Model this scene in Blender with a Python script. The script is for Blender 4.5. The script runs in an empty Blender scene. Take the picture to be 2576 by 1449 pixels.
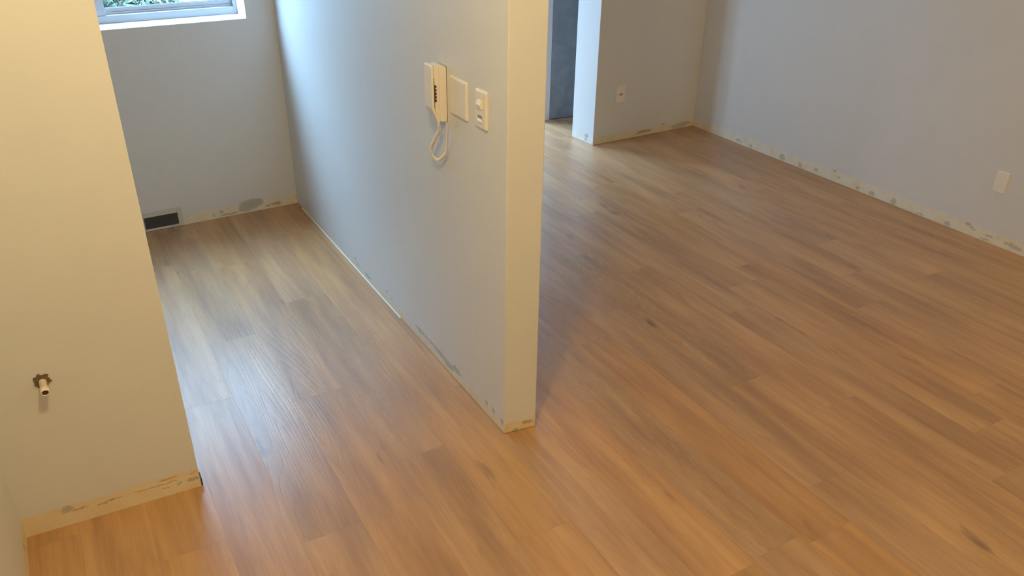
import bpy, bmesh, math, random
from mathutils import Vector, Matrix
sc = bpy.context.scene
COL = sc.collection

# ------------------------------------------------------------------ camera
cam_d = bpy.data.cameras.new('camera')
cam = bpy.data.objects.new('camera', cam_d)
COL.objects.link(cam)
cam_d.sensor_width = 36.0
cam_d.lens = 2028.235 * 36.0 / 2576.0
cam_d.clip_start = 0.02
cam_r = Vector((0.86486511, -0.50183788, 0.01292592))
cam_u = Vector((0.22825755, 0.41605018, 0.88022766))
cam_f = Vector((0.44710942, 0.75832776, -0.47437557))
cam.matrix_world = Matrix(((cam_r.x, cam_u.x, -cam_f.x, 0.0),
                           (cam_r.y, cam_u.y, -cam_f.y, 0.0),
                           (cam_r.z, cam_u.z, -cam_f.z, 1.85),
                           (0, 0, 0, 1)))
sc.camera = cam
# ------------------------------------------------------------------ view, world, lights
sc.view_settings.view_transform = 'Standard'
sc.view_settings.look = 'None'
sc.view_settings.gamma = 1.0
sc.view_settings.use_curve_mapping = False
sc.view_settings.exposure = 0.0
sc.cycles.use_denoising = True
sc.cycles.max_bounces = 12
sc.cycles.diffuse_bounces = 8
sc.cycles.glossy_bounces = 4
sc.cycles.sample_clamp_indirect = 6.0

LAMP_W = 61.0
world = bpy.data.worlds.new('overcast_sky')
sc.world = world
world.use_nodes = True
wn = world.node_tree.nodes
bg = wn['Background']
bg.inputs[0].default_value = (0.44, 0.69, 1.0, 1)
# overcast sky: bright overhead, darker towards the wooded horizon, open to the left of the building
_L = world.node_tree.links
def _wm(op, *v, clamp=False):
    n = wn.new('ShaderNodeMath'); n.operation = op; n.use_clamp = clamp
    for i, x in enumerate(v):
        if isinstance(x, (int, float)): n.inputs[i].default_value = x
        else: _L.new(x, n.inputs[i])
    return n.outputs[0]
_tc = wn.new('ShaderNodeTexCoord')
def _lobe(d, lo, hi):
    dp = wn.new('ShaderNodeVectorMath'); dp.operation = 'DOT_PRODUCT'; dp.inputs[1].default_value = Vector(d).normalized()
    mr = wn.new('ShaderNodeMapRange'); mr.interpolation_type = 'SMOOTHSTEP'
    mr.inputs[1].default_value = lo; mr.inputs[2].default_value = hi
    _L.new(_tc.outputs['Generated'], dp.inputs[0]); _L.new(dp.outputs['Value'], mr.inputs[0])
    return mr.outputs[0]
SKY_LOW, SKY_TOP, SKY_LEFT = 6.4, 54.0, 22.0
_st = _wm('ADD', SKY_LOW, _wm('ADD', _wm('MULTIPLY', _lobe((0,0,1), 0.38, 0.98), SKY_TOP), _wm('MULTIPLY', _lobe((-0.85,0.25,0.40), 0.55, 1.0), SKY_LEFT)))
_L.new(_st, bg.inputs[1])

def portal(loc, rot, sx, sy):
    l = bpy.data.lights.new('window_portal', 'AREA')
    l.shape = 'RECTANGLE'; l.size = sx; l.size_y = sy
    l.cycles.is_portal = True
    o = bpy.data.objects.new('window_portal', l); COL.objects.link(o)
    o.location = loc; o.rotation_euler = rot
portal((0.33, 4.70, 1.60), (math.radians(-90), 0, 0), 1.4, 1.1)
portal((2.76, 6.08, 1.15), (math.radians(-90), 0, 0), 0.92, 2.2)
portal((1.20, 5.05, 1.45), (0, math.radians(-90), 0), 1.3, 0.50)

lamp_d = bpy.data.lights.new('ceiling_bulb', 'POINT')
lamp_d.energy = LAMP_W
lamp_d.color = (1.0, 0.785, 0.39)
lamp_d.shadow_soft_size = 0.055
lamp = bpy.data.objects.new('ceiling_bulb', lamp_d)
COL.objects.link(lamp)
lamp.location = (0.29, 1.04, 2.46)
fill_d = bpy.data.lights.new('living_fill_light', 'POINT')  # added out-of-view fill light, warms the living room walls and floor
fill_d.energy = LAMP_W * 0.62
fill_d.color = lamp_d.color
fill_d.shadow_soft_size = 0.12
fill_lamp = bpy.data.objects.new('living_fill_light', fill_d)
COL.objects.link(fill_lamp)
fill_lamp.location = (3.7, -0.35, 2.42)

# ------------------------------------------------------------------ helpers
def newobj(name, bm, mats, parent=None, bevel=0, smooth=False):
    bmesh.ops.recalc_face_normals(bm, faces=bm.faces)
    me = bpy.data.meshes.new(name)
    bm.to_mesh(me); bm.free()
    for m in (mats if isinstance(mats, (list, tuple)) else [mats]):
        me.materials.append(m)
    if smooth:
        for p in me.polygons: p.use_smooth = True
    o = bpy.data.objects.new(name, me)
    COL.objects.link(o)
    if parent: o.parent = parent; o.matrix_parent_inverse = parent.matrix_world.inverted()
    if bevel:
        md = o.modifiers.new('bevel', 'BEVEL'); md.width = bevel; md.segments = 3
        md.limit_method = 'ANGLE'; md.angle_limit = math.radians(35)
    return o

def thing(name, label, cat, loc, group=None):
    o = bpy.data.objects.new(name, None); COL.objects.link(o)
    o.empty_display_size = 0.05
    o.location = loc
    o['label'] = label; o['category'] = cat
    if group: o['group'] = group
    o.matrix_world = Matrix.Translation(Vector(loc))
    return o

def struct(name, bm, mats, parent=None, label=None, **k):
    o = newobj(name, bm, mats, parent, **k)
    if not parent: o['kind'] = 'structure'
    if label: o['label'] = label
    return o

def box(bm, a, b, mi=0):
    x0, y0, z0 = a; x1, y1, z1 = b
    v = [bm.verts.new(p) for p in ((x0,y0,z0),(x1,y0,z0),(x1,y1,z0),(x0,y1,z0),(x0,y0,z1),(x1,y0,z1),(x1,y1,z1),(x0,y1,z1))]
    fs = [(0,3,2,1),(4,5,6,7),(0,1,5,4),(1,2,6,5),(2,3,7,6),(3,0,4,7)]
    out = []
    for f in fs:
        q = bm.faces.new([v[i] for i in f]); q.material_index = mi; out.append(q)
    return out

def prism(bm, poly, z0, z1, mis=None):
    lo = [bm.verts.new((x, y, z0)) for x, y in poly]
    hi = [bm.verts.new((x, y, z1)) for x, y in poly]
    n = len(poly)
    bm.faces.new(lo[::-1]); bm.faces.new(hi)
    for i in range(n):
        f = bm.faces.new((lo[i], lo[(i+1) % n], hi[(i+1) % n], hi[i]))
        if mis: f.material_index = mis[i]

def extrude_profile(bm, prof, f0, f1):
    """prof: list of 2-D points; f0/f1 map a point to 3-D at each end"""
    a = [bm.verts.new(f0(p)) for p in prof]; b = [bm.verts.new(f1(p)) for p in prof]
    n = len(prof)
    bm.faces.new(a[::-1]); bm.faces.new(b)
    for i in range(n):
        bm.faces.new((a[i], a[(i+1) % n], b[(i+1) % n], b[i]))

def tube(bm, pts, r, seg=8, cap=True):
    pts = [Vector(p) for p in pts]
    rings = []
    t0 = (pts[1] - pts[0]).normalized()
    nrm = t0.orthogonal().normalized()
    for i, p in enumerate(pts):
        t = (pts[min(i+1, len(pts)-1)] - pts[max(i-1, 0)]).normalized()
        nrm = (nrm - t * nrm.dot(t)).normalized()
        bn = t.cross(nrm)
        rr = r[i] if isinstance(r, (list, tuple)) else r
        rings.append([bm.verts.new(p + (nrm*math.cos(2*math.pi*k/seg) + bn*math.sin(2*math.pi*k/seg))*rr) for k in range(seg)])
    for i in range(len(rings)-1):
        for k in range(seg):
            bm.faces.new((rings[i][k], rings[i][(k+1) % seg], rings[i+1][(k+1) % seg], rings[i+1][k]))
    if cap:
        bm.faces.new(rings[0][::-1]); bm.faces.new(rings[-1])

# ------------------------------------------------------------------ materials
def base_mat(name, col=(0.8,0.8,0.8), rough=0.5, metal=0.0):
    m = bpy.data.materials.new(name); m.use_nodes = True
    b = m.node_tree.nodes['Principled BSDF']
    b.inputs['Base Color'].default_value = (*col, 1)
    b.inputs['Roughness'].default_value = rough
    b.inputs['Metallic'].default_value = metal
    return m, m.node_tree, b

def nd(nt, t, **kw):
    n = nt.nodes.new(t)
    for k, v in kw.items(): setattr(n, k, v)
    return n

def math_n(nt, op, a, b=None, c=None, clamp=False):
    n = nt.nodes.new('ShaderNodeMath'); n.operation = op; n.use_clamp = clamp
    for i, v in enumerate((a, b, c)):
        if v is None: continue
        if isinstance(v, (int, float)): n.inputs[i].default_value = v
        else: nt.links.new(v, n.inputs[i])
    return n.outputs[0]

def mix(nt, fac, a, b):
    n = nt.nodes.new('ShaderNodeMix'); n.data_type = 'RGBA'
    for s, v in ((n.inputs[0], fac), (n.inputs[6], a), (n.inputs[7], b)):
        if isinstance(v, tuple): s.default_value = (*v, 1)
        elif isinstance(v, (int, float)): s.default_value = v
        else: nt.links.new(v, s)
    return n.outputs[2]

def noise(nt, vec, scale, detail=2, rough=0.5):
    n = nt.nodes.new('ShaderNodeTexNoise'); n.inputs['Scale'].default_value = scale
    n.inputs['Detail'].default_value = detail; n.inputs['Roughness'].default_value = rough
    if vec is not None: nt.links.new(vec, n.inputs['Vector'])
    return n.outputs['Fac']

def plain(name, col, rough=0.5, metal=0.0, var=0.06, scale=30.0, bump=0.0):
    m, nt, b = base_mat(name, col, rough, metal)
    tc = nd(nt, 'ShaderNodeTexCoord')
    f = noise(nt, tc.outputs['Object'], scale, 3)
    c0 = tuple(c*(1-var) for c in col); c1 = tuple(min(1, c*(1+var)) for c in col)
    nt.links.new(mix(nt, f, c0, c1), b.inputs['Base Color'])
    if bump:
        bp = nd(nt, 'ShaderNodeBump'); bp.inputs['Strength'].default_value = bump; bp.inputs['Distance'].default_value = 0.001
        nt.links.new(f, bp.inputs['Height']); nt.links.new(bp.outputs[0], b.inputs['Normal'])
    return m

def blob_group():
    g = bpy.data.node_groups.new('chip', 'ShaderNodeTree')
    g.interface.new_socket('UV', in_out='INPUT', socket_type='NodeSocketVector')
    g.interface.new_socket('Centre', in_out='INPUT', socket_type='NodeSocketVector')
    g.interface.new_socket('InvR', in_out='INPUT', socket_type='NodeSocketVector')
    g.interface.new_socket('Prev', in_out='INPUT', socket_type='NodeSocketFloat')
    g.interface.new_socket('Mask', in_out='OUTPUT', socket_type='NodeSocketFloat')
    i = g.nodes.new('NodeGroupInput'); o = g.nodes.new('NodeGroupOutput')
    s = g.nodes.new('ShaderNodeVectorMath'); s.operation = 'SUBTRACT'
    m = g.nodes.new('ShaderNodeVectorMath'); m.operation = 'MULTIPLY'
    l = g.nodes.new('ShaderNodeVectorMath'); l.operation = 'LENGTH'
    r = g.nodes.new('ShaderNodeMapRange'); r.inputs[1].default_value = 1.18; r.inputs[2].default_value = 0.82
    x = g.nodes.new('ShaderNodeMath'); x.operation = 'MAXIMUM'
    L = g.links.new
    L(i.outputs[0], s.inputs[0]); L(i.outputs[1], s.inputs[1]); L(s.outputs[0], m.inputs[0]); L(i.outputs[2], m.inputs[1])
    L(m.outputs[0], l.inputs[0]); L(l.outputs['Value'], r.inputs[0]); L(r.outputs[0], x.inputs[0]); L(i.outputs[3], x.inputs[1])
    L(x.outputs[0], o.inputs[0])
    return g
CHIP = blob_group()

PAINT = (0.66, 0.65, 0.64)
BAND = (0.70, 0.60, 0.42)
FILLER = (0.36, 0.35, 0.31)
def wall_mat(name, axis, band=0.068, chips=(), ochre=(), paint=PAINT, band_col=BAND, jag=0.008, tilt=0.0, rough=0.42, soft=0.0035, fade=0.7):
    """matt wall paint above a strip of bare plaster where the skirting was taken off; chips = (u, z, ru, rz) spots of grey filler"""
    m, nt, b = base_mat(name, paint, rough)
    b.inputs['Specular IOR Level'].default_value = 0.25
    L = nt.links.new
    tc = nd(nt, 'ShaderNodeTexCoord'); P = tc.outputs['Object']
    sp = nd(nt, 'ShaderNodeSeparateXYZ'); L(P, sp.inputs[0])
    u = sp.outputs[0 if axis == 'x' else 1]; z = sp.outputs[2]
    n1 = noise(nt, P, 22, 4, 0.6); n2 = noise(nt, P, 6, 3); n3 = noise(nt, P, 120, 3, 0.6); n4 = noise(nt, P, 60, 3)
    # paint
    pc = mix(nt, n2, tuple(c*0.975 for c in paint), tuple(c*1.02 for c in paint))
    # ragged upper edge of the plaster strip
    zz = math_n(nt, 'ADD', z, math_n(nt, 'MULTIPLY', math_n(nt, 'SUBTRACT', n1, 0.5), jag*4))
    if tilt: zz = math_n(nt, 'ADD', zz, math_n(nt, 'MULTIPLY', u, tilt))
    mr = nd(nt, 'ShaderNodeMapRange'); L(zz, mr.inputs[0]); mr.inputs[1].default_value = band+soft; mr.inputs[2].default_value = band-soft
    bandm = mr.outputs[0]
    cr = nd(nt, 'ShaderNodeMapRange'); L(noise(nt, P, 16, 5, 0.65), cr.inputs[0]); cr.inputs[1].default_value = 0.44; cr.inputs[2].default_value = 0.62
    bc = mix(nt, cr.outputs[0], band_col, (band_col[0]*0.97, band_col[1]*0.88, band_col[2]*0.70))
    bc = mix(nt, n4, bc, mix(nt, 0.35, bc, (0.72, 0.70, 0.64)))
    col = mix(nt, bandm, pc, bc)
    # wobble the lookup so that the chips have ragged outlines
    cu = nd(nt, 'ShaderNodeCombineXYZ')
    nb = nd(nt, 'ShaderNodeTexNoise'); nb.inputs['Scale'].default_value = 70; nb.inputs['Detail'].default_value = 3; L(P, nb.inputs['Vector'])
    sc3 = nd(nt, 'ShaderNodeSeparateColor'); L(nb.outputs['Color'], sc3.inputs[0])
    L(math_n(nt, 'ADD', u, math_n(nt, 'MULTIPLY', math_n(nt, 'SUBTRACT', sc3.outputs[0], 0.5), 0.03)), cu.inputs[0])
    L(math_n(nt, 'ADD', z, math_n(nt, 'MULTIPLY', math_n(nt, 'SUBTRACT', sc3.outputs[1], 0.5), 0.02)), cu.inputs[1])
    def spots(lst):
        prev = None
        for (a, h, ra, rh) in lst:
            g = nd(nt, 'ShaderNodeGroup'); g.node_tree = CHIP
            L(cu.outputs[0], g.inputs[0]); g.inputs[1].default_value = (a, h, 0); g.inputs[2].default_value = (1/ra, 1/rh, 0)
            if prev is not None: L(prev, g.inputs[3])
            prev = g.outputs[0]
        return prev
    hgt = bandm
    if ochre:
        mo = spots(ochre)
        col = mix(nt, math_n(nt, 'MULTIPLY', mo, 0.75), col, (0.42, 0.27, 0.13))
    if chips:
        mc = spots(chips)
        fc = mix(nt, n3, tuple(c*0.8 for c in FILLER), tuple(c*1.25 for c in FILLER))
        col = mix(nt, math_n(nt, 'MULTIPLY', mc, fade), col, fc)
        hgt = math_n(nt, 'ADD', bandm, mc)
    L(col, b.inputs['Base Color'])
    # paint layer stands a hair proud of the plaster, rough plaster surface
    h = math_n(nt, 'ADD', math_n(nt, 'MULTIPLY', hgt, -1.0),
               math_n(nt, 'MULTIPLY', math_n(nt, 'MULTIPLY', n1, bandm), 1.2))
    h = math_n(nt, 'ADD', h, math_n(nt, 'MULTIPLY', n3, 0.05))
    bp = nd(nt, 'ShaderNodeBump'); bp.inputs['Strength'].default_value = 0.5; bp.inputs['Distance'].default_value = 0.0015
    L(h, bp.inputs['Height']); L(bp.outputs[0], b.inputs['Normal'])
    return m

def floor_mat():
    m, nt, b = base_mat('oak_laminate')
    L = nt.links.new
    tc = nd(nt, 'ShaderNodeTexCoord'); sp = nd(nt, 'ShaderNodeSeparateXYZ'); L(tc.outputs['Object'], sp.inputs[0])
    X, Y = sp.outputs[0], sp.outputs[1]
    PW, PL = 0.192, 1.28
    xr = math_n(nt, 'DIVIDE', math_n(nt, 'ADD', X, 3.0-1.16+0.1), PW)
    row = math_n(nt, 'FLOOR', xr)
    wn1 = nd(nt, 'ShaderNodeTexWhiteNoise'); wn1.noise_dimensions = '1D'; L(row, wn1.inputs['W'])
    yr = math_n(nt, 'ADD', math_n(nt, 'DIVIDE', Y, PL), math_n(nt, 'MULTIPLY', wn1.outputs[0], 5.0))
    cell = math_n(nt, 'FLOOR', yr)
    cb = nd(nt, 'ShaderNodeCombineXYZ'); L(row, cb.inputs[0]); L(cell, cb.inputs[1])
    wn2 = nd(nt, 'ShaderNodeTexWhiteNoise'); wn2.noise_dimensions = '2D'; L(cb.outputs[0], wn2.inputs['Vector'])
    rnd = wn2.outputs['Value']
    # per-plank grain coordinates
    def gco(sx, sy, zoff):
        c = nd(nt, 'ShaderNodeCombineXYZ')
        L(math_n(nt, 'MULTIPLY', X, sx), c.inputs[0]); L(math_n(nt, 'MULTIPLY', Y, sy), c.inputs[1])
        L(math_n(nt, 'ADD', math_n(nt, 'MULTIPLY', rnd, 40.0), zoff), c.inputs[2])
        return c.outputs[0]
    broad = noise(nt, gco(10, 1.3, 0), 1.0, 3, 0.5)
    streak = noise(nt, gco(38, 2.4, 7), 1.0, 4, 0.6)
    fine = noise(nt, gco(260, 6, 3), 1.0, 3, 0.6)
    knotn = noise(nt, gco(14, 4.0, 13), 1.0, 2, 0.5)
    pores = noise(nt, gco(420, 22, 21), 1.0, 2, 0.6)
    c_l = (0.545, 0.305, 0.128); c_d = (0.262, 0.126, 0.056); c_k = (0.15, 0.075, 0.035)
    r1 = nd(nt, 'ShaderNodeMapRange'); L(broad, r1.inputs[0]); r1.inputs[1].default_value = 0.33; r1.inputs[2].default_value = 0.68
    r2 = nd(nt, 'ShaderNodeMapRange'); L(streak, r2.inputs[0]); r2.inputs[1].default_value = 0.38; r2.inputs[2].default_value = 0.72
    dark = math_n(nt, 'ADD', math_n(nt, 'MULTIPLY', r1.outputs[0], 0.60), math_n(nt, 'MULTIPLY', r2.outputs[0], 0.34), clamp=True)
    col = mix(nt, dark, c_l, c_d)
    kr = nd(nt, 'ShaderNodeMapRange'); L(knotn, kr.inputs[0]); kr.inputs[1].default_value = 0.69; kr.inputs[2].default_value = 0.80
    col = mix(nt, math_n(nt, 'MULTIPLY', kr.outputs[0], 0.8), col, c_k)
    fr = nd(nt, 'ShaderNodeMapRange'); L(fine, fr.inputs[0]); fr.inputs[1].default_value = 0.5; fr.inputs[2].default_value = 0.75
    col = mix(nt, math_n(nt, 'MULTIPLY', fr.outputs[0], 0.18), col, c_d)
    # cathedral grain: contour lines of a slow noise, printed and embossed
    cath = math_n(nt, 'FRACT', math_n(nt, 'MULTIPLY', noise(nt, gco(7.5, 0.55, 31), 1.0, 1, 0.4), 24.0))
    cl = nd(nt, 'ShaderNodeMapRange'); L(math_n(nt, 'ABSOLUTE', math_n(nt, 'SUBTRACT', cath, 0.5)), cl.inputs[0]); cl.inputs[1].default_value = 0.16; cl.inputs[2].default_value = 0.0
    col = mix(nt, math_n(nt, 'MULTIPLY', cl.outputs[0], 0.16), col, c_d)
    # plank to plank variation
    hv = nd(nt, 'ShaderNodeHueSaturation'); L(col, hv.inputs['Color'])
    L(math_n(nt, 'ADD', math_n(nt, 'MULTIPLY', rnd, 0.16), 0.92), hv.inputs['Value'])
    L(math_n(nt, 'ADD', math_n(nt, 'MULTIPLY', wn1.outputs[0], 0.12), 0.92), hv.inputs['Saturation'])
    # joints
    fx = math_n(nt, 'FRACT', xr); fy = math_n(nt, 'FRACT', yr)
    ex = math_n(nt, 'MULTIPLY', math_n(nt, 'MINIMUM', fx, math_n(nt, 'SUBTRACT', 1.0, fx)), PW)
    ey = math_n(nt, 'MULTIPLY', math_n(nt, 'MINIMUM', fy, math_n(nt, 'SUBTRACT', 1.0, fy)), PL)
    e = math_n(nt, 'MINIMUM', ex, ey)
    jr = nd(nt, 'ShaderNodeMapRange'); L(e, jr.inputs[0]); jr.inputs[1].default_value = 0.0016; jr.inputs[2].default_value = 0.0004
    col = mix(nt, math_n(nt, 'MULTIPLY', jr.outputs[0], 0.22), hv.outputs[0], (0.15, 0.085, 0.045))
    L(col, b.inputs['Base Color'])
    rr = nd(nt, 'ShaderNodeMapRange'); L(streak, rr.inputs[0]); rr.inputs[3].default_value = 0.22; rr.inputs[4].default_value = 0.33
    L(math_n(nt, 'ADD', rr.outputs[0], math_n(nt, 'MULTIPLY', rnd, 0.09)), b.inputs['Roughness'])
    b.inputs['Coat Weight'].default_value = 0.6; b.inputs['Coat Roughness'].default_value = 0.55; b.inputs['Coat IOR'].default_value = 1.5
    b.inputs['Specular IOR Level'].default_value = 0.65
    h = math_n(nt, 'ADD', math_n(nt, 'MULTIPLY', fine, 0.5), math_n(nt, 'MULTIPLY', pores, 0.3))
    h = math_n(nt, 'SUBTRACT', h, math_n(nt, 'MULTIPLY', cl.outputs[0], 0.55))
    h = math_n(nt, 'SUBTRACT', h, math_n(nt, 'MULTIPLY', jr.outputs[0], 0.5))
    bp = nd(nt, 'ShaderNodeBump'); bp.inputs['Strength'].default_value = 0.45; bp.inputs['Distance'].default_value = 0.0006
    L(h, bp.inputs['Height']); L(bp.outputs[0], b.inputs['Normal'])
    return m

M_floor = floor_mat()
M_ceil = plain('ceiling_paint', (0.72, 0.71, 0.68), 0.8)
M_white_paint = plain('white_reveal_paint', (0.86, 0.86, 0.86), 0.6, var=0.02)
M_plain_x = wall_mat('wall_paint_plain_x', 'x')
M_plain_y = wall_mat('wall_paint_plain_y', 'y')
M_near = wall_mat('wall_paint_left_stub', 'x', 0.074, jag=0.006, band_col=(0.72, 0.60, 0.40),
    chips=[(-0.231,0.061,0.017,0.011), (0.095,0.035,0.008,0.005), (0.133,0.036,0.016,0.007), (0.05,0.032,0.01,0.002)],
    ochre=[(0.02,0.050,0.07,0.0022), (-0.134,0.043,0.014,0.003), (-0.103,0.049,0.03,0.0025), (0.06,0.066,0.03,0.0025), (-0.2,0.05,0.03,0.003), (0.135,0.062,0.012,0.002)])
M_left = wall_mat('wall_paint_left', 'y', 0.07, chips=[(2.19,0.045,0.012,0.012), (1.9,0.04,0.02,0.01)])
M_kit = wall_mat('wall_paint_kitchen_back', 'x', 0.058, jag=0.004, soft=0.006, fade=0.75, band_col=(0.72, 0.66, 0.53),
    chips=[(0.885,0.046,0.062,0.030), (0.86,0.028,0.045,0.02), (0.925,0.05,0.035,0.026), (0.72,0.033,0.010,0.008), (0.675,0.020,0.008,0.006), (1.157,0.044,0.004,0.006)],
    ochre=[(1.036,0.023,0.032,0.009), (0.986,0.018,0.014,0.006), (0.76,0.012,0.05,0.005)])
M_part = wall_mat('wall_paint_partition_long', 'y', 0.056, jag=0.005, tilt=0.008, band_col=(0.70, 0.63, 0.50),
    chips=[(3.517,0.052,0.012,0.006),(3.479,0.037,0.014,0.009),(3.346,0.031,0.04,0.009),(3.106,0.062,0.013,0.008),(3.044,0.052,0.010,0.004),
           (2.729,0.050,0.05,0.010),(2.629,0.050,0.06,0.008),(2.535,0.045,0.06,0.010),(2.46,0.036,0.05,0.013),(2.39,0.050,0.03,0.014),(2.349,0.048,0.010,0.006),
           (2.141,0.053,0.010,0.011),(2.09,0.052,0.010,0.011),(2.023,0.043,0.010,0.012)])
M_part_end = wall_mat('wall_paint_partition_end', 'x', 0.040, jag=0.010, band_col=(0.70, 0.57, 0.33), chips=[(1.201,0.004,0.012,0.009)], ochre=[(1.25,0.03,0.02,0.008)])
M_right = wall_mat('wall_paint_right', 'y', 0.068, jag=0.004, soft=0.008, fade=0.6, band_col=(0.74, 0.69, 0.58),
    chips=[(4.093,0.024,0.022,0.012),(4.06,0.02,0.008,0.008),(3.967,0.016,0.018,0.014),(3.667,0.026,0.026,0.022),(3.505,0.018,0.016,0.018),(3.369,0.03,0.016,0.010),
           (3.222,0.069,0.018,0.006),(3.185,0.039,0.014,0.007),(3.032,0.018,0.013,0.012),(2.922,0.018,0.022,0.015),(2.765,0.02,0.018,0.022),(2.585,0.010,0.03,0.006),
           (2.406,0.016,0.02,0.014),(2.289,0.059,0.018,0.010),(2.262,0.05,0.012,0.008),(2.243,0.040,0.010,0.005),(2.159,0.036,0.026,0.007),(2.179,0.010,0.03,0.006),(2.03,0.034,0.045,0.010),(2.0,0.03,0.03,0.011)])
M_back = wall_mat('wall_paint_back', 'x', 0.054, jag=0.004, soft=0.007, fade=0.65, band_col=(0.70, 0.62, 0.45),
    chips=[(4.01,0.060,0.022,0.008),(4.167,0.022,0.075,0.018),(4.235,0.034,0.06,0.014)],
    ochre=[(3.82,0.034,0.06,0.010),(3.86,0.030,0.04,0.008),(3.78,0.024,0.05,0.005)])
M_pil = wall_mat('wall_paint_return', 'y', 0.055, jag=0.004, paint=(0.66,0.65,0.63), band_col=(0.70, 0.68, 0.64), chips=[(4.628,0.052,0.022,0.014),(4.635,0.025,0.012,0.012)])
M_wplastic = plain('ivory_plastic', (0.77, 0.72, 0.645), 0.35, var=0.01)
M_hand = plain('ivory_handset_plastic', (0.78, 0.71, 0.64), 0.38, var=0.01)
M_outlet = plain('outlet_plastic', (0.80, 0.74, 0.68), 0.35, var=0.01)
M_darkp = plain('dark_grille_plastic', (0.05, 0.045, 0.04), 0.6)
M_alu = plain('anodised_aluminium', (0.50, 0.52, 0.56), 0.45, 0.35, var=0.04)
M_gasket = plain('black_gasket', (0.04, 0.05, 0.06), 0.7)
M_vent = plain('vent_frame_paint', (0.56, 0.53, 0.47), 0.5)
M_mesh = plain('vent_dark_mesh', (0.055, 0.05, 0.05), 0.7, scale=200, var=0.25)
M_door = plain('dark_slate_door', (0.25, 0.265, 0.29), 0.55, var=0.35, scale=14)
M_jamb = plain('pale_jamb_paint', (0.78, 0.76, 0.76), 0.5, var=0.02)
M_pvc = plain('pale_pvc', (0.78, 0.68, 0.58), 0.4, var=0.03)
M_mortar = plain('crumbled_mortar', (0.15, 0.10, 0.05), 0.9, var=0.6, scale=120, bump=1.0)
M_bore = plain('dark_bore', (0.05, 0.025, 0.012), 0.8)
M_leaf = plain('shrub_leaf', (0.02, 0.04, 0.018), 0.6, var=0.5, scale=3)
M_bark = plain('shrub_bark', (0.12, 0.09, 0.06), 0.8)
M_pave = plain('wet_paving', (0.08, 0.09, 0.08), 0.8, var=0.15, scale=4)
M_lampg, _nt, _b = base_mat('lit_glass_shade', (0.9, 0.85, 0.75), 0.4)
_b.inputs['Emission Color'].default_value = (1.0, 0.60, 0.235, 1); _b.inputs['Emission Strength'].default_value = 6.0

def glass_mat(name, tint):
    m = bpy.data.materials.new(name); m.use_nodes = True
    nt = m.node_tree; nt.nodes.clear(); L = nt.links.new
    out = nd(nt, 'ShaderNodeOutputMaterial'); mx = nd(nt, 'ShaderNodeMixShader')
    tr = nd(nt, 'ShaderNodeBsdfTransparent'); tr.inputs[0].default_value = (*tint, 1)
    gl = nd(nt, 'ShaderNodeBsdfGlossy'); gl.inputs['Roughness'].default_value = 0.03
    lw = nd(nt, 'ShaderNodeLayerWeight')
    fr = math_n(nt, 'ADD', math_n(nt, 'MULTIPLY', math_n(nt, 'POWER', lw.outputs['Facing'], 5.0), 0.9), 0.04)
    L(fr, mx.inputs[0]); L(tr.outputs[0], mx.inputs[1]); L(gl.outputs[0], mx.inputs[2]); L(mx.outputs[0], out.inputs[0])
    return m
M_glass = glass_mat('clear_window_glass', (0.95, 0.975, 0.98))
M_glass_k = glass_mat('kitchen_window_glass', (0.82, 0.88, 0.89))

# ------------------------------------------------------------------ floor and ceiling
H = 2.60
SHELL = [(-1.05,-1.60),(4.42,-1.60),(4.50,6.05),(1.17,6.05),(1.17,4.74),(-1.05,4.69)]
bm = bmesh.new(); prism(bm, SHELL, -0.12, 0.0)
struct('floor', bm, M_floor, label='brown oak laminate floor with planks running away from the camera')
bm = bmesh.new(); prism(bm, SHELL, H, H+0.12)
struct('ceiling', bm, M_ceil, label='pale painted ceiling')

# ------------------------------------------------------------------ walls
bm = bmesh.new(); prism(bm, [(-0.353,2.2835),(0.155,2.2605),(0.158,2.385),(-0.353,2.405)], 0, H)
struct('wall_stub', bm, M_near, label='warm lit end of wall at the left with a pipe stub in it')
bm = bmesh.new(); prism(bm, [(-0.48,-1.50),(-0.353,-1.50),(-0.353,2.405),(-0.48,2.405)], 0, H)
struct('wall_left', bm, M_left, label='wall at the lower left corner of the picture')
bm = bmesh.new(); prism(bm, [(-0.95,2.30),(-0.48,2.28),(-0.48,2.405),(-0.95,2.42)], 0, H)
struct('wall_kitchen_front', bm, M_plain_x)
bm = bmesh.new(); prism(bm, [(-1.05,2.30),(-0.95,2.30),(-0.95,4.70),(-1.05,4.70)], 0, H)
struct('wall_kitchen_left', bm, M_plain_y)
bm = bmesh.new(); prism(bm, [(-0.48,-1.60),(4.42,-1.60),(4.42,-1.50),(-0.48,-1.50)], 0, H)
struct('wall_rear', bm, M_plain_x)
# partition with its free end towards the camera
bm = bmesh.new(); prism(bm, [(1.160,2.007),(1.282,1.991),(1.290,4.74),(1.160,4.74)], 0, H, mis=[1,0,0,0])
struct('wall_partition', bm, [M_part, M_part_end], bevel=0.004, label='partition wall carrying the intercom, its free end towards the camera')
bm = bmesh.new(); box(bm, (1.1565,2.95,0), (1.161,4.40,0.004))
struct('trim_1', bm, M_white_paint, label='thin white bead along the foot of the partition')
bm = bmesh.new(); box(bm, (0.1548,2.2615,0), (0.1605,2.30,0.027))  # solid dark box in place of the shadow at the wall foot
struct('shadow_block', bm, M_gasket, label='narrow dark block standing in for the shadow at the foot of the left wall end')
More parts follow.
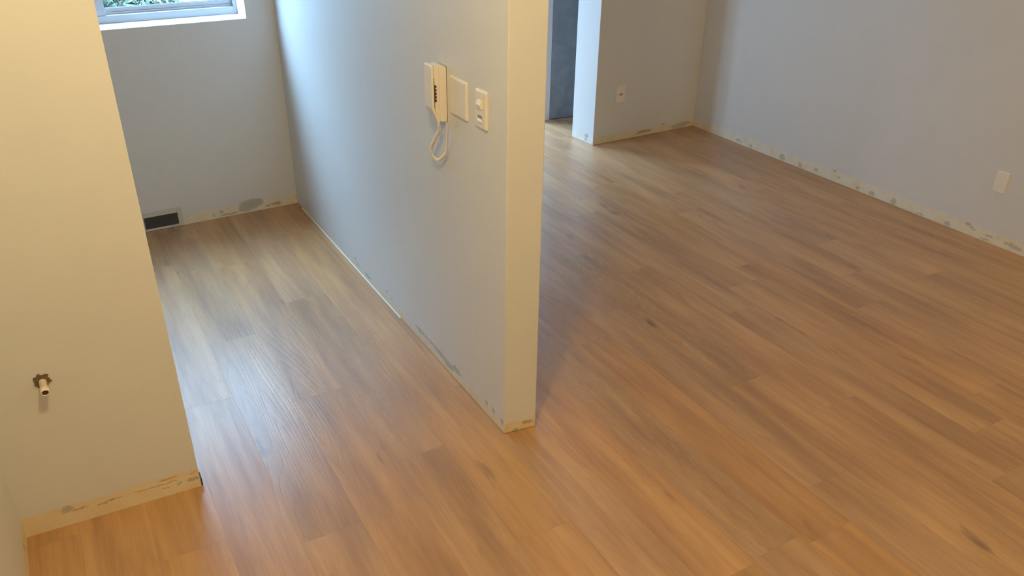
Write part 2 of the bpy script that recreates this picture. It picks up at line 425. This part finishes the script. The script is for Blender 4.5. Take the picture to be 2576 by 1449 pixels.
# kitchen window wall, turned a little
PIV = Vector((1.16, 4.499, 0))
SKEW = Matrix.Translation(PIV) @ Matrix.Rotation(math.atan(0.0233), 4, 'Z') @ Matrix.Translation(-PIV)
WX0, WX1, WZ0, WZ1 = -0.36, 1.008, 1.0705, 2.12
Y0, Y1, YF = 4.499, 4.735, 4.668
def kw_face(bm, pts, mi):
    f = bm.faces.new([bm.verts.new(p) for p in pts]); f.material_index = mi
bm = bmesh.new()
for (a, b) in (((-0.955,0.0),(1.16,WZ0)), ((-0.955,WZ1),(1.16,H)), ((-0.955,WZ0),(WX0,WZ1)), ((WX1,WZ0),(1.16,WZ1))):
    kw_face(bm, [(a[0],Y0,a[1]),(b[0],Y0,a[1]),(b[0],Y0,b[1]),(a[0],Y0,b[1])], 0)
    kw_face(bm, [(a[0],Y1,a[1]),(b[0],Y1,a[1]),(b[0],Y1,b[1]),(a[0],Y1,b[1])], 0)
kw_face(bm, [(WX0,Y0,WZ0),(WX1,Y0,WZ0),(WX1,Y1,WZ0),(WX0,Y1,WZ0)], 1)
kw_face(bm, [(WX0,Y0,WZ1),(WX1,Y0,WZ1),(WX1,Y1,WZ1),(WX0,Y1,WZ1)], 1)
kw_face(bm, [(WX0,Y0,WZ0),(WX0,Y1,WZ0),(WX0,Y1,WZ1),(WX0,Y0,WZ1)], 1)
kw_face(bm, [(WX1,Y0,WZ0),(WX1,Y1,WZ0),(WX1,Y1,WZ1),(WX1,Y0,WZ1)], 1)
kw_face(bm, [(-0.955,Y0,H),(1.16,Y0,H),(1.16,Y1,H),(-0.955,Y1,H)], 0)
bmesh.ops.remove_doubles(bm, verts=bm.verts, dist=1e-5)
bmesh.ops.transform(bm, matrix=SKEW, verts=bm.verts)
struct('wall_kitchen_back', bm, [M_kit, M_white_paint], label='grey wall under the window at the end of the kitchen')
# living room walls
bm = bmesh.new(); prism(bm, [(3.345,4.555),(4.322,4.588),(4.335,4.80),(3.326,4.797)], 0, H, mis=[0,0,0,1])
struct('wall_back', bm, [M_back, M_pil], bevel=0.003, label='shaded back wall of the living room with its pale blue lit end')
bm = bmesh.new(); prism(bm, [(4.278,-1.50),(4.322,4.588),(4.330,5.95),(4.50,5.95),(4.42,-1.50)], 0, H)
struct('wall_right', bm, M_right, label='long grey wall on the right')
bm = bmesh.new()
box(bm, (1.17,5.95,0), (2.30,6.05,H)); box(bm, (3.22,5.95,0), (4.50,6.05,H)); box(bm, (2.30,5.95,2.30), (3.22,6.05,H))
struct('wall_far', bm, M_plain_x)
# side room window wall (behind the partition) with its opening
A0, A1, B0, B1 = 4.80, 5.30, 0.80, 2.10
bm = bmesh.new()
box(bm, (1.17,4.74,0), (1.29,5.95,B0)); box(bm, (1.17,4.74,B1), (1.29,5.95,H))
box(bm, (1.17,A1,B0), (1.29,5.95,B1)); box(bm, (1.17,4.74,B0), (1.29,A0,B1))
struct('wall_side_room', bm, M_plain_y)
# stub of wall with the pale jamb, then the dark door
bm = bmesh.new(); prism(bm, [(3.29,5.250),(3.411,5.246),(3.411,5.34),(3.35,5.34),(3.35,5.95),(3.29,5.95)], 0, H)
struct('wall_hall', bm, M_jamb, label='pale jamb beside the dark door')
bm = bmesh.new(); prism(bm, [(3.411,5.34),(4.326,5.32),(4.326,5.40),(3.411,5.40)], 0, H)
struct('wall_hall_end', bm, M_plain_x)
bm = bmesh.new()
prism(bm, [(3.412,5.2455),(4.20,5.134+0.04),(4.20,5.214),(3.412,5.2855)], 0.004, 2.10)
dr = struct('door_1', bm, M_door, label='dark slate grey door seen beyond the pale blue wall end')
bm = bmesh.new()
tube(bm, [(4.12,5.19,1.0),(4.12,5.13,1.0),(4.02,5.13,1.0)], 0.009, 10)
newobj('door_handle', bm, M_alu, dr, smooth=True)

# ------------------------------------------------------------------ kitchen sliding window
def xf(bm): bmesh.ops.transform(bm, matrix=SKEW, verts=bm.verts)
def hollow(bm, x0, x1, z0, z1, y0, y1, l, r, b, t):
    box(bm, (x0,y0,z0), (x0+l,y1,z1)); box(bm, (x1-r,y0,z0), (x1,y1,z1))
    box(bm, (x0+l,y0,z0), (x1-r,y1,z0+b)); box(bm, (x0+l,y0,z1-t), (x1-r,y1,z1))
bm = bmesh.new(); hollow(bm, WX0, WX1, WZ0, WZ1, YF, Y1+0.004, 0.016, 0.016, 0.037, 0.035)
box(bm, (WX0+0.016, YF+0.028, WZ0+0.037), (WX1-0.016, YF+0.034, WZ0+0.047))
xf(bm)
win = struct('window_1', bm, M_alu, bevel=0.0015, label='sliding aluminium window at the top left')
def sash(x0, x1, y0, y1, ls, rs):
    bm = bmesh.new(); zb = WZ0+0.038
    hollow(bm, x0, x1, zb, WZ1-0.036, y0, y1, ls, rs, 0.030, 0.030); xf(bm)
    s = newobj('window_sash', bm, M_alu, win, bevel=0.001)
    bm = bmesh.new(); hollow(bm, x0+ls-0.001, x1-rs+0.001, zb+0.029, WZ1-0.065, y0+0.004, y1-0.004, 0.0045, 0.0045, 0.0025, 0.004); xf(bm)
    newobj('gasket', bm, M_gasket, s)
    bm = bmesh.new(); ym = (y0+y1)/2; box(bm, (x0+ls,ym-0.002,zb+0.030), (x1-rs,ym+0.002,WZ1-0.066)); xf(bm)
    newobj('pane', bm, M_glass_k, s)
sash(WX0+0.017, 0.362, YF+0.004, YF+0.026, 0.040, 0.044)
sash(0.352, WX1-0.017, YF+0.036, YF+0.058, 0.012, 0.038)
# tall window of the side room (hidden behind the partition, it lights the hall)
bm = bmesh.new()
AM = (A0+A1)/2
for (a, b) in (((A0,B0),(A0+0.04,B1)), ((A1-0.04,B0),(A1,B1)), ((AM-0.02,B0+0.04),(AM+0.02,B1-0.04)), ((A0+0.04,B0),(A1-0.04,B0+0.04)), ((A0+0.04,B1-0.04),(A1-0.04,B1))):
    box(bm, (1.205,a[0],a[1]), (1.255,b[0],b[1]))
w2 = struct('window_2', bm, M_alu)
for (a, b) in ((A0+0.04,AM-0.02),(AM+0.02,A1-0.04)):
    bm = bmesh.new(); box(bm, (1.228,a,B0+0.04), (1.232,b,B1-0.04)); newobj('pane', bm, M_glass, w2)

bm = bmesh.new()
hollow(bm, 2.30, 3.22, 0.0, 2.30, 5.98, 6.03, 0.04, 0.04, 0.03, 0.04); box(bm, (2.73,5.98,0.03), (2.79,6.03,2.26))
w3 = struct('window_3', bm, M_alu)
for (a, b) in ((2.34,2.73),(2.79,3.18)):
    bm = bmesh.new(); box(bm, (a,6.003,0.03), (b,6.007,2.26)); newobj('pane', bm, M_glass, w3)

# ------------------------------------------------------------------ vent low on the kitchen wall
vt = thing('air_vent', 'small rectangular air vent with dark mesh, low on the grey kitchen wall', 'vent', (0.3985,4.478,0.0))
bm = bmesh.new()
hollow(bm, 0.286, 0.511, 0.0015, 0.110, Y0-0.007, Y0+0.0, 0.0265, 0.0245, 0.0125, 0.0285); xf(bm)
newobj('vent_frame', bm, M_vent, vt, bevel=0.0015)
bm = bmesh.new(); box(bm, (0.312,Y0-0.003,0.0135), (0.487,Y0-0.0005,0.0820))
for i in range(9):
    z = 0.0165 + i*0.0075
    box(bm, (0.3125,Y0-0.0042,z), (0.4865,Y0-0.0028,z+0.0025))
xf(bm); newobj('vent_mesh', bm, M_mesh, vt)

# ------------------------------------------------------------------ wall plates
XP = 1.160
def plate(bm, rect, th, out, rnd=0.006, bulge=0.0):
    """rounded plate; rect=(u0,u1,z0,z1); out(u, d, z) -> 3-D with d the distance off the wall"""
    u0, u1, z0, z1 = rect
    def ring(inset, r):
        pts = []
        for cx, cz, a0 in ((u1-inset-r,z1-inset-r,0),(u0+inset+r,z1-inset-r,90),(u0+inset+r,z0+inset+r,180),(u1-inset-r,z0+inset+r,270)):
            for k in range(5):
                a = math.radians(a0 + k*22.5); pts.append((cx+r*math.cos(a), cz+r*math.sin(a)))
        return pts
    lv = [(0, rnd, 0.0), (0, rnd, th*0.55), (th*0.25, rnd*0.9, th*0.88), (th*0.7, rnd*0.7, th)]
    rings = []
    for ins, r, d in lv:
        rings.append([bm.verts.new(out(a, d, b)) for a, b in ring(ins, r)])
    n = len(rings[0])
    for i in range(len(rings)-1):
        for k in range(n): bm.faces.new((rings[i][k], rings[i][(k+1) % n], rings[i+1][(k+1) % n], rings[i+1][k]))
    bm.faces.new(rings[0][::-1]); bm.faces.new(rings[-1])
outP = lambda u, d, z: (XP - d, u, z)
# blank square plate
bm = bmesh.new(); plate(bm, (2.258,2.378,1.0895,1.2135), 0.008, outP, 0.004)
o = newobj('blank_plate', bm, M_wplastic)
o['label'] = 'square blank ivory cover plate between intercom and light switch'; o['category'] = 'wall plate'
# switch plate with a rocker and a socket below
swt = thing('switch_plate', 'tall ivory switch plate nearest the free end of the partition, rocker above and socket below', 'light switch', (1.16,2.163,1.154))
bm = bmesh.new(); plate(bm, (2.1275,2.199,1.093,1.213), 0.008, outP, 0.004)
newobj('cover_plate', bm, M_wplastic, swt)
bm = bmesh.new()
extrude_profile(bm, [(0.0075,1.156),(0.0135,1.157),(0.0165,1.170),(0.0125,1.183),(0.0075,1.184)], lambda p: (XP-p[0],2.151,p[1]), lambda p: (XP-p[0],2.177,p[1]))
newobj('rocker', bm, M_wplastic, swt, bevel=0.001)
bm = bmesh.new()
hollow_pts = None
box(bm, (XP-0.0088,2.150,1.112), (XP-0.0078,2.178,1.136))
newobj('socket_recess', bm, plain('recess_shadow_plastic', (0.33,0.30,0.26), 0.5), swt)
bm = bmesh.new()
extrude_profile(bm, [(0.008,1.111),(0.0105,1.1115),(0.0115,1.118),(0.0085,1.126)], lambda p: (XP-p[0],2.150,p[1]), lambda p: (XP-p[0],2.178,p[1]))
newobj('socket_shutter', bm, M_wplastic, swt, bevel=0.0008)

# right wall blank plate
def xw(y): return 4.278 + (y+1.5)*(4.322-4.278)/6.088
outR = lambda u, d, z: (xw(u) - d, u, z)
bm = bmesh.new(); plate(bm, (2.150,2.218,0.284,0.400), 0.007, outR, 0.004)
o = newobj('blank_plate', bm, M_outlet)
o['label'] = 'blank ivory cover plate low on the long right wall'; o['category'] = 'wall plate'
# back wall outlet
def yw(x): return 4.555 + (x-3.345)*0.0338
outB = lambda u, d, z: (u, yw(u) - d, z)
ot = thing('wall_outlet', 'single power outlet on the shaded back wall right of the pale blue wall end', 'outlet', (3.565,4.562,0.345))
bm = bmesh.new(); plate(bm, (3.527,3.606,0.286,0.404), 0.008, outB, 0.004)
newobj('cover_plate', bm, M_outlet, ot)
bm = bmesh.new()
hexp = [(3.5665+0.019*math.cos(a), 0.345+0.011*math.sin(a)) for a in [math.radians(x) for x in (0,50,130,180,230,310)]]
extrude_profile(bm, hexp, lambda p: outB(p[0],0.0075,p[1]), lambda p: outB(p[0],0.0095,p[1]))
newobj('socket_face', bm, plain('socket_face_plastic', (0.50,0.40,0.34), 0.5), ot)
for dx, dz in ((-0.0095,0),(0,-0.003),(0.0095,0)):
    bm = bmesh.new()
    tube(bm, [outB(3.5665+dx,0.009,0.345+dz), outB(3.5665+dx,0.0102,0.345+dz)], 0.0024, 10)
    newobj('pin_hole', bm, M_darkp, ot)

# ------------------------------------------------------------------ intercom
ic = thing('intercom', 'ivory intercom handset unit on the partition wall, coiled cord hanging below', 'intercom', (1.16,2.44,1.05))
YN = 2.411
bm = bmesh.new()
extrude_profile(bm, [(0.0,1.054),(0.0,1.228),(0.002,1.234),(0.022,1.236),(0.026,1.232),(0.026,1.056),(0.022,1.050),(0.003,1.050)],
                lambda p: (XP-0.0015-p[0],YN,p[1]), lambda p: (XP-0.0015-p[0],YN+0.070,p[1]))
newobj('wall_base', bm, M_hand, ic, bevel=0.0012)
bm = bmesh.new()
extrude_profile(bm, [(0.0262,1.0515),(0.0262,1.236),(0.044,1.238),(0.0448,1.236),(0.0448,1.100),(0.040,1.086),(0.030,1.056)],
                lambda p: (XP-0.0015-p[0],YN+0.0008,p[1]), lambda p: (XP-0.0015-p[0],YN+0.066,p[1]))
newobj('cradle', bm, M_hand, ic, bevel=0.0012)
bm = bmesh.new()
extrude_profile(bm, [(0.0462,1.102),(0.0462,1.236),(0.045,1.241),(0.050,1.242),(0.0545,1.238),(0.0550,1.102),(0.0535,1.095),(0.0330,1.0465),(0.0265,1.0480),(0.0450,1.0960)],
                lambda p: (XP-0.0015-p[0],YN-0.0006,p[1]), lambda p: (XP-0.0015-p[0],YN+0.055,p[1]))
newobj('handset', bm, M_hand, ic, bevel=0.0015)
bm = bmesh.new()
box(bm, (XP-0.0462,YN-0.0004,1.120), (XP-0.0425,YN+0.02,1.178))
for i in range(5):
    zc = 1.1255 + i*0.0115
    tube(bm, [(XP-0.0420,YN-0.0006,zc), (XP-0.0420,YN+0.006,zc)], 0.0042, 12)
newobj('speaker_grille', bm, M_darkp, ic)
bm = bmesh.new(); box(bm, (XP-0.0462,YN+0.0006,1.10), (XP-0.0450,YN+0.05,1.20))
newobj('cradle_gap', bm, M_darkp, ic)
bm = bmesh.new(); box(bm, (XP-0.0014,YN+0.001,1.053), (XP,YN+0.069,1.233))
newobj('backplate', bm, M_darkp, ic)
CORD = [(0.0340,2.4096,1.0280), (0.0340,2.4509,0.9788), (0.0320,2.4840,0.9403), (0.0300,2.4806,0.9149), (0.0250,2.4497,0.9061), (0.0200,2.4208,0.9228), (0.0160,2.3995,0.9458), (0.0120,2.4027,0.9780), (0.0080,2.4014,1.0362)]
def smooth_path(ctrl, n):
    P = [Vector(c) for c in ctrl]; P = [P[0]*2-P[1]] + P + [P[-1]*2-P[-2]]
    out = []
    for i in range(1, len(P)-2):
        for k in range(n):
            t = k/n
            out.append(0.5*((2*P[i]) + (P[i+1]-P[i-1])*t + (2*P[i-1]-5*P[i]+4*P[i+1]-P[i+2])*t*t + (3*P[i]-P[i-1]-3*P[i+1]+P[i+2])*t**3))
    out.append(P[-2]); return out
pts = [(XP-d, y, z) for d, y, z in CORD]
path = smooth_path([(XP-0.034,YN+0.012,1.050)] + pts[:7], 60)
# resample and wind a helix round it
cum = [0]
for a, b in zip(path, path[1:]): cum.append(cum[-1] + (b-a).length)
TL = cum[-1]; turns = TL/0.0034; N = int(turns*12)
def at(s):
    for i in range(len(cum)-1):
        if cum[i+1] >= s: break
    t = (s-cum[i])/max(1e-9, cum[i+1]-cum[i]); return path[i].lerp(path[i+1], t), (path[i+1]-path[i]).normalized()
hel = []
for i in range(N+1):
    s = TL*i/N; p, t = at(s)
    n1 = t.cross(Vector((1,0,0))).normalized(); n2 = t.cross(n1)
    a = 2*math.pi*turns*i/N; R = 0.0046*min(1, s/0.02+0.15, (TL-s)/0.008+0.2)
    hel.append(p + (n1*math.cos(a) + n2*math.sin(a))*R)
bm = bmesh.new(); tube(bm, hel, 0.00125, 6)
cord = newobj('coiled_cord', bm, M_hand, ic, smooth=True)
bm = bmesh.new(); tube(bm, smooth_path([pts[6], pts[7], pts[8], (XP-0.008, YN+0.006, 1.0515)], 8), 0.0016, 8)
newobj('straight_wire', bm, M_hand, cord, smooth=True)

# ------------------------------------------------------------------ pipe stub in the left wall
ps = thing('pipe_stub', 'short capped-off pale pipe sticking out of a rough hole in the left wall', 'pipe', (-0.188,2.276,0.523))
random.seed(4)
bm = bmesh.new()
YW = 2.2758
ctr = bm.verts.new((-0.188,YW-0.0015,0.525)); ring = []; outer = []
for k in range(28):
    a = 2*math.pi*k/28; r = 0.0205*(1+random.uniform(-0.26,0.16))
    ring.append(bm.verts.new((-0.188+r*math.cos(a), YW-0.0028-random.uniform(0,0.0015), 0.527+r*1.05*math.sin(a))))
    outer.append(bm.verts.new((-0.188+(r+0.002)*math.cos(a), YW+0.002, 0.527+(r+0.002)*1.05*math.sin(a))))
for k in range(28):
    bm.faces.new((ctr, ring[k], ring[(k+1) % 28])); bm.faces.new((ring[k], outer[k], outer[(k+1) % 28], ring[(k+1) % 28]))
newobj('broken_hole', bm, M_mortar, ps)
# pipe: outer wall with a bore
ax0 = Vector((-0.1885,YW+0.003,0.5245)); ax1 = Vector((-0.186,YW-0.053,0.5165)); axd = (ax1-ax0).normalized()
bm = bmesh.new()
prof = [(0.0,0.0100),(0.032,0.0100),(0.033,0.0116),(0.052,0.0116),(0.0565,0.0112),(0.0568,0.0088),(0.052,0.0080),(0.030,0.0080)]
n1 = axd.orthogonal().normalized(); n2 = axd.cross(n1); rings = []
for d, r in prof:
    rings.append([bm.verts.new(ax0+axd*d+(n1*math.cos(2*math.pi*k/24)+n2*math.sin(2*math.pi*k/24))*r) for k in range(24)])
for i in range(len(rings)-1):
    for k in range(24): bm.faces.new((rings[i][k], rings[i][(k+1) % 24], rings[i+1][(k+1) % 24], rings[i+1][k]))
newobj('pipe_tube', bm, M_pvc, ps, smooth=True)
bm = bmesh.new(); tube(bm, [ax0+axd*0.044, ax0+axd*0.0545], 0.0083, 20)
newobj('bore', bm, M_bore, ps)

# ------------------------------------------------------------------ ceiling lamp and added fill lamp (above the frame)
def ceiling_lamp(x, y, label):
    lp = thing('ceiling_light', label, 'lamp', (x,y,2.60))
    bm = bmesh.new(); tube(bm, [(x,y,2.599),(x,y,2.572)], 0.06, 32)
    newobj('lamp_base', bm, M_white_paint, lp)
    bm = bmesh.new(); tube(bm, [(x,y,2.572),(x,y,2.545)], 0.018, 16)
    newobj('lamp_holder', bm, M_white_paint, lp)
ceiling_lamp(0.29, 1.04, 'bare ceiling lamp holder near the left wall, just above the picture')
ceiling_lamp(3.7, -0.35, 'added holder for the unseen fill light over the living room, above the lower right of the picture')  # fixture added to go with the living room fill light

# ------------------------------------------------------------------ outdoors behind the kitchen window
bm = bmesh.new(); box(bm, (-9,4.80,-0.30), (1.10,14,-0.20))
o = struct('ground', bm, M_pave)
bm = bmesh.new(); box(bm, (-6,10.2,-0.20), (1.1,10.4,1.1))
o = struct('garden_wall', bm, M_pave)
def shrub(loc, rad, hgt, n, seed, label):
    rnd = random.Random(seed)
    t = thing('garden_shrub', label, 'shrub', loc, 'shrubs outside the kitchen window')
    bm = bmesh.new(); L0 = Vector(loc)
    for i in range(n):
        d = Vector((rnd.gauss(0,1), rnd.gauss(0,1), rnd.gauss(0,1))).normalized() * (rnd.random()**0.35)
        c = L0 + Vector((d.x*rad, d.y*rad, hgt*0.55 + d.z*hgt*0.45))
        nn = Vector((rnd.gauss(0,1), rnd.gauss(0,1), abs(rnd.gauss(0,1))+0.4)).normalized()
        a = nn.orthogonal().normalized(); a.rotate(Matrix.Rotation(rnd.random()*6.28, 3, nn)); b = nn.cross(a)
        s = rnd.uniform(0.03, 0.06)
        vs = [bm.verts.new(c + a*s*u + b*s*0.42*v + nn*s*w) for u, v, w in ((-1,0,0),(-0.2,1,0.12),(1,0,-0.1),(-0.2,-1,0.12))]
        m0 = bm.verts.new(c + nn*0)
        for k in range(4): bm.faces.new((m0, vs[k], vs[(k+1) % 4]))
    newobj('foliage', bm, M_leaf, t)
    bm = bmesh.new()
    for k in range(5):
        a = k*1.256
        tube(bm, [L0, L0+Vector((math.cos(a)*rad*0.3, math.sin(a)*rad*0.3, hgt*0.4)), L0+Vector((math.cos(a)*rad*0.6, math.sin(a)*rad*0.6, hgt*0.8))], [0.02,0.014,0.006], 6)
    newobj('stems', bm, M_bark, t)
shrub((0.35,7.3,-0.2), 0.55, 1.15, 1500, 1, 'dark green shrub outside, left of centre through the right-hand window pane')
shrub((1.05,9.0,-0.2), 0.45, 0.95, 1100, 2, 'lower green shrub outside, seen at the right of the window')
shrub((-0.95,7.5,-0.2), 0.5, 1.2, 1300, 3, 'tall green shrub outside, beyond the left window sash')
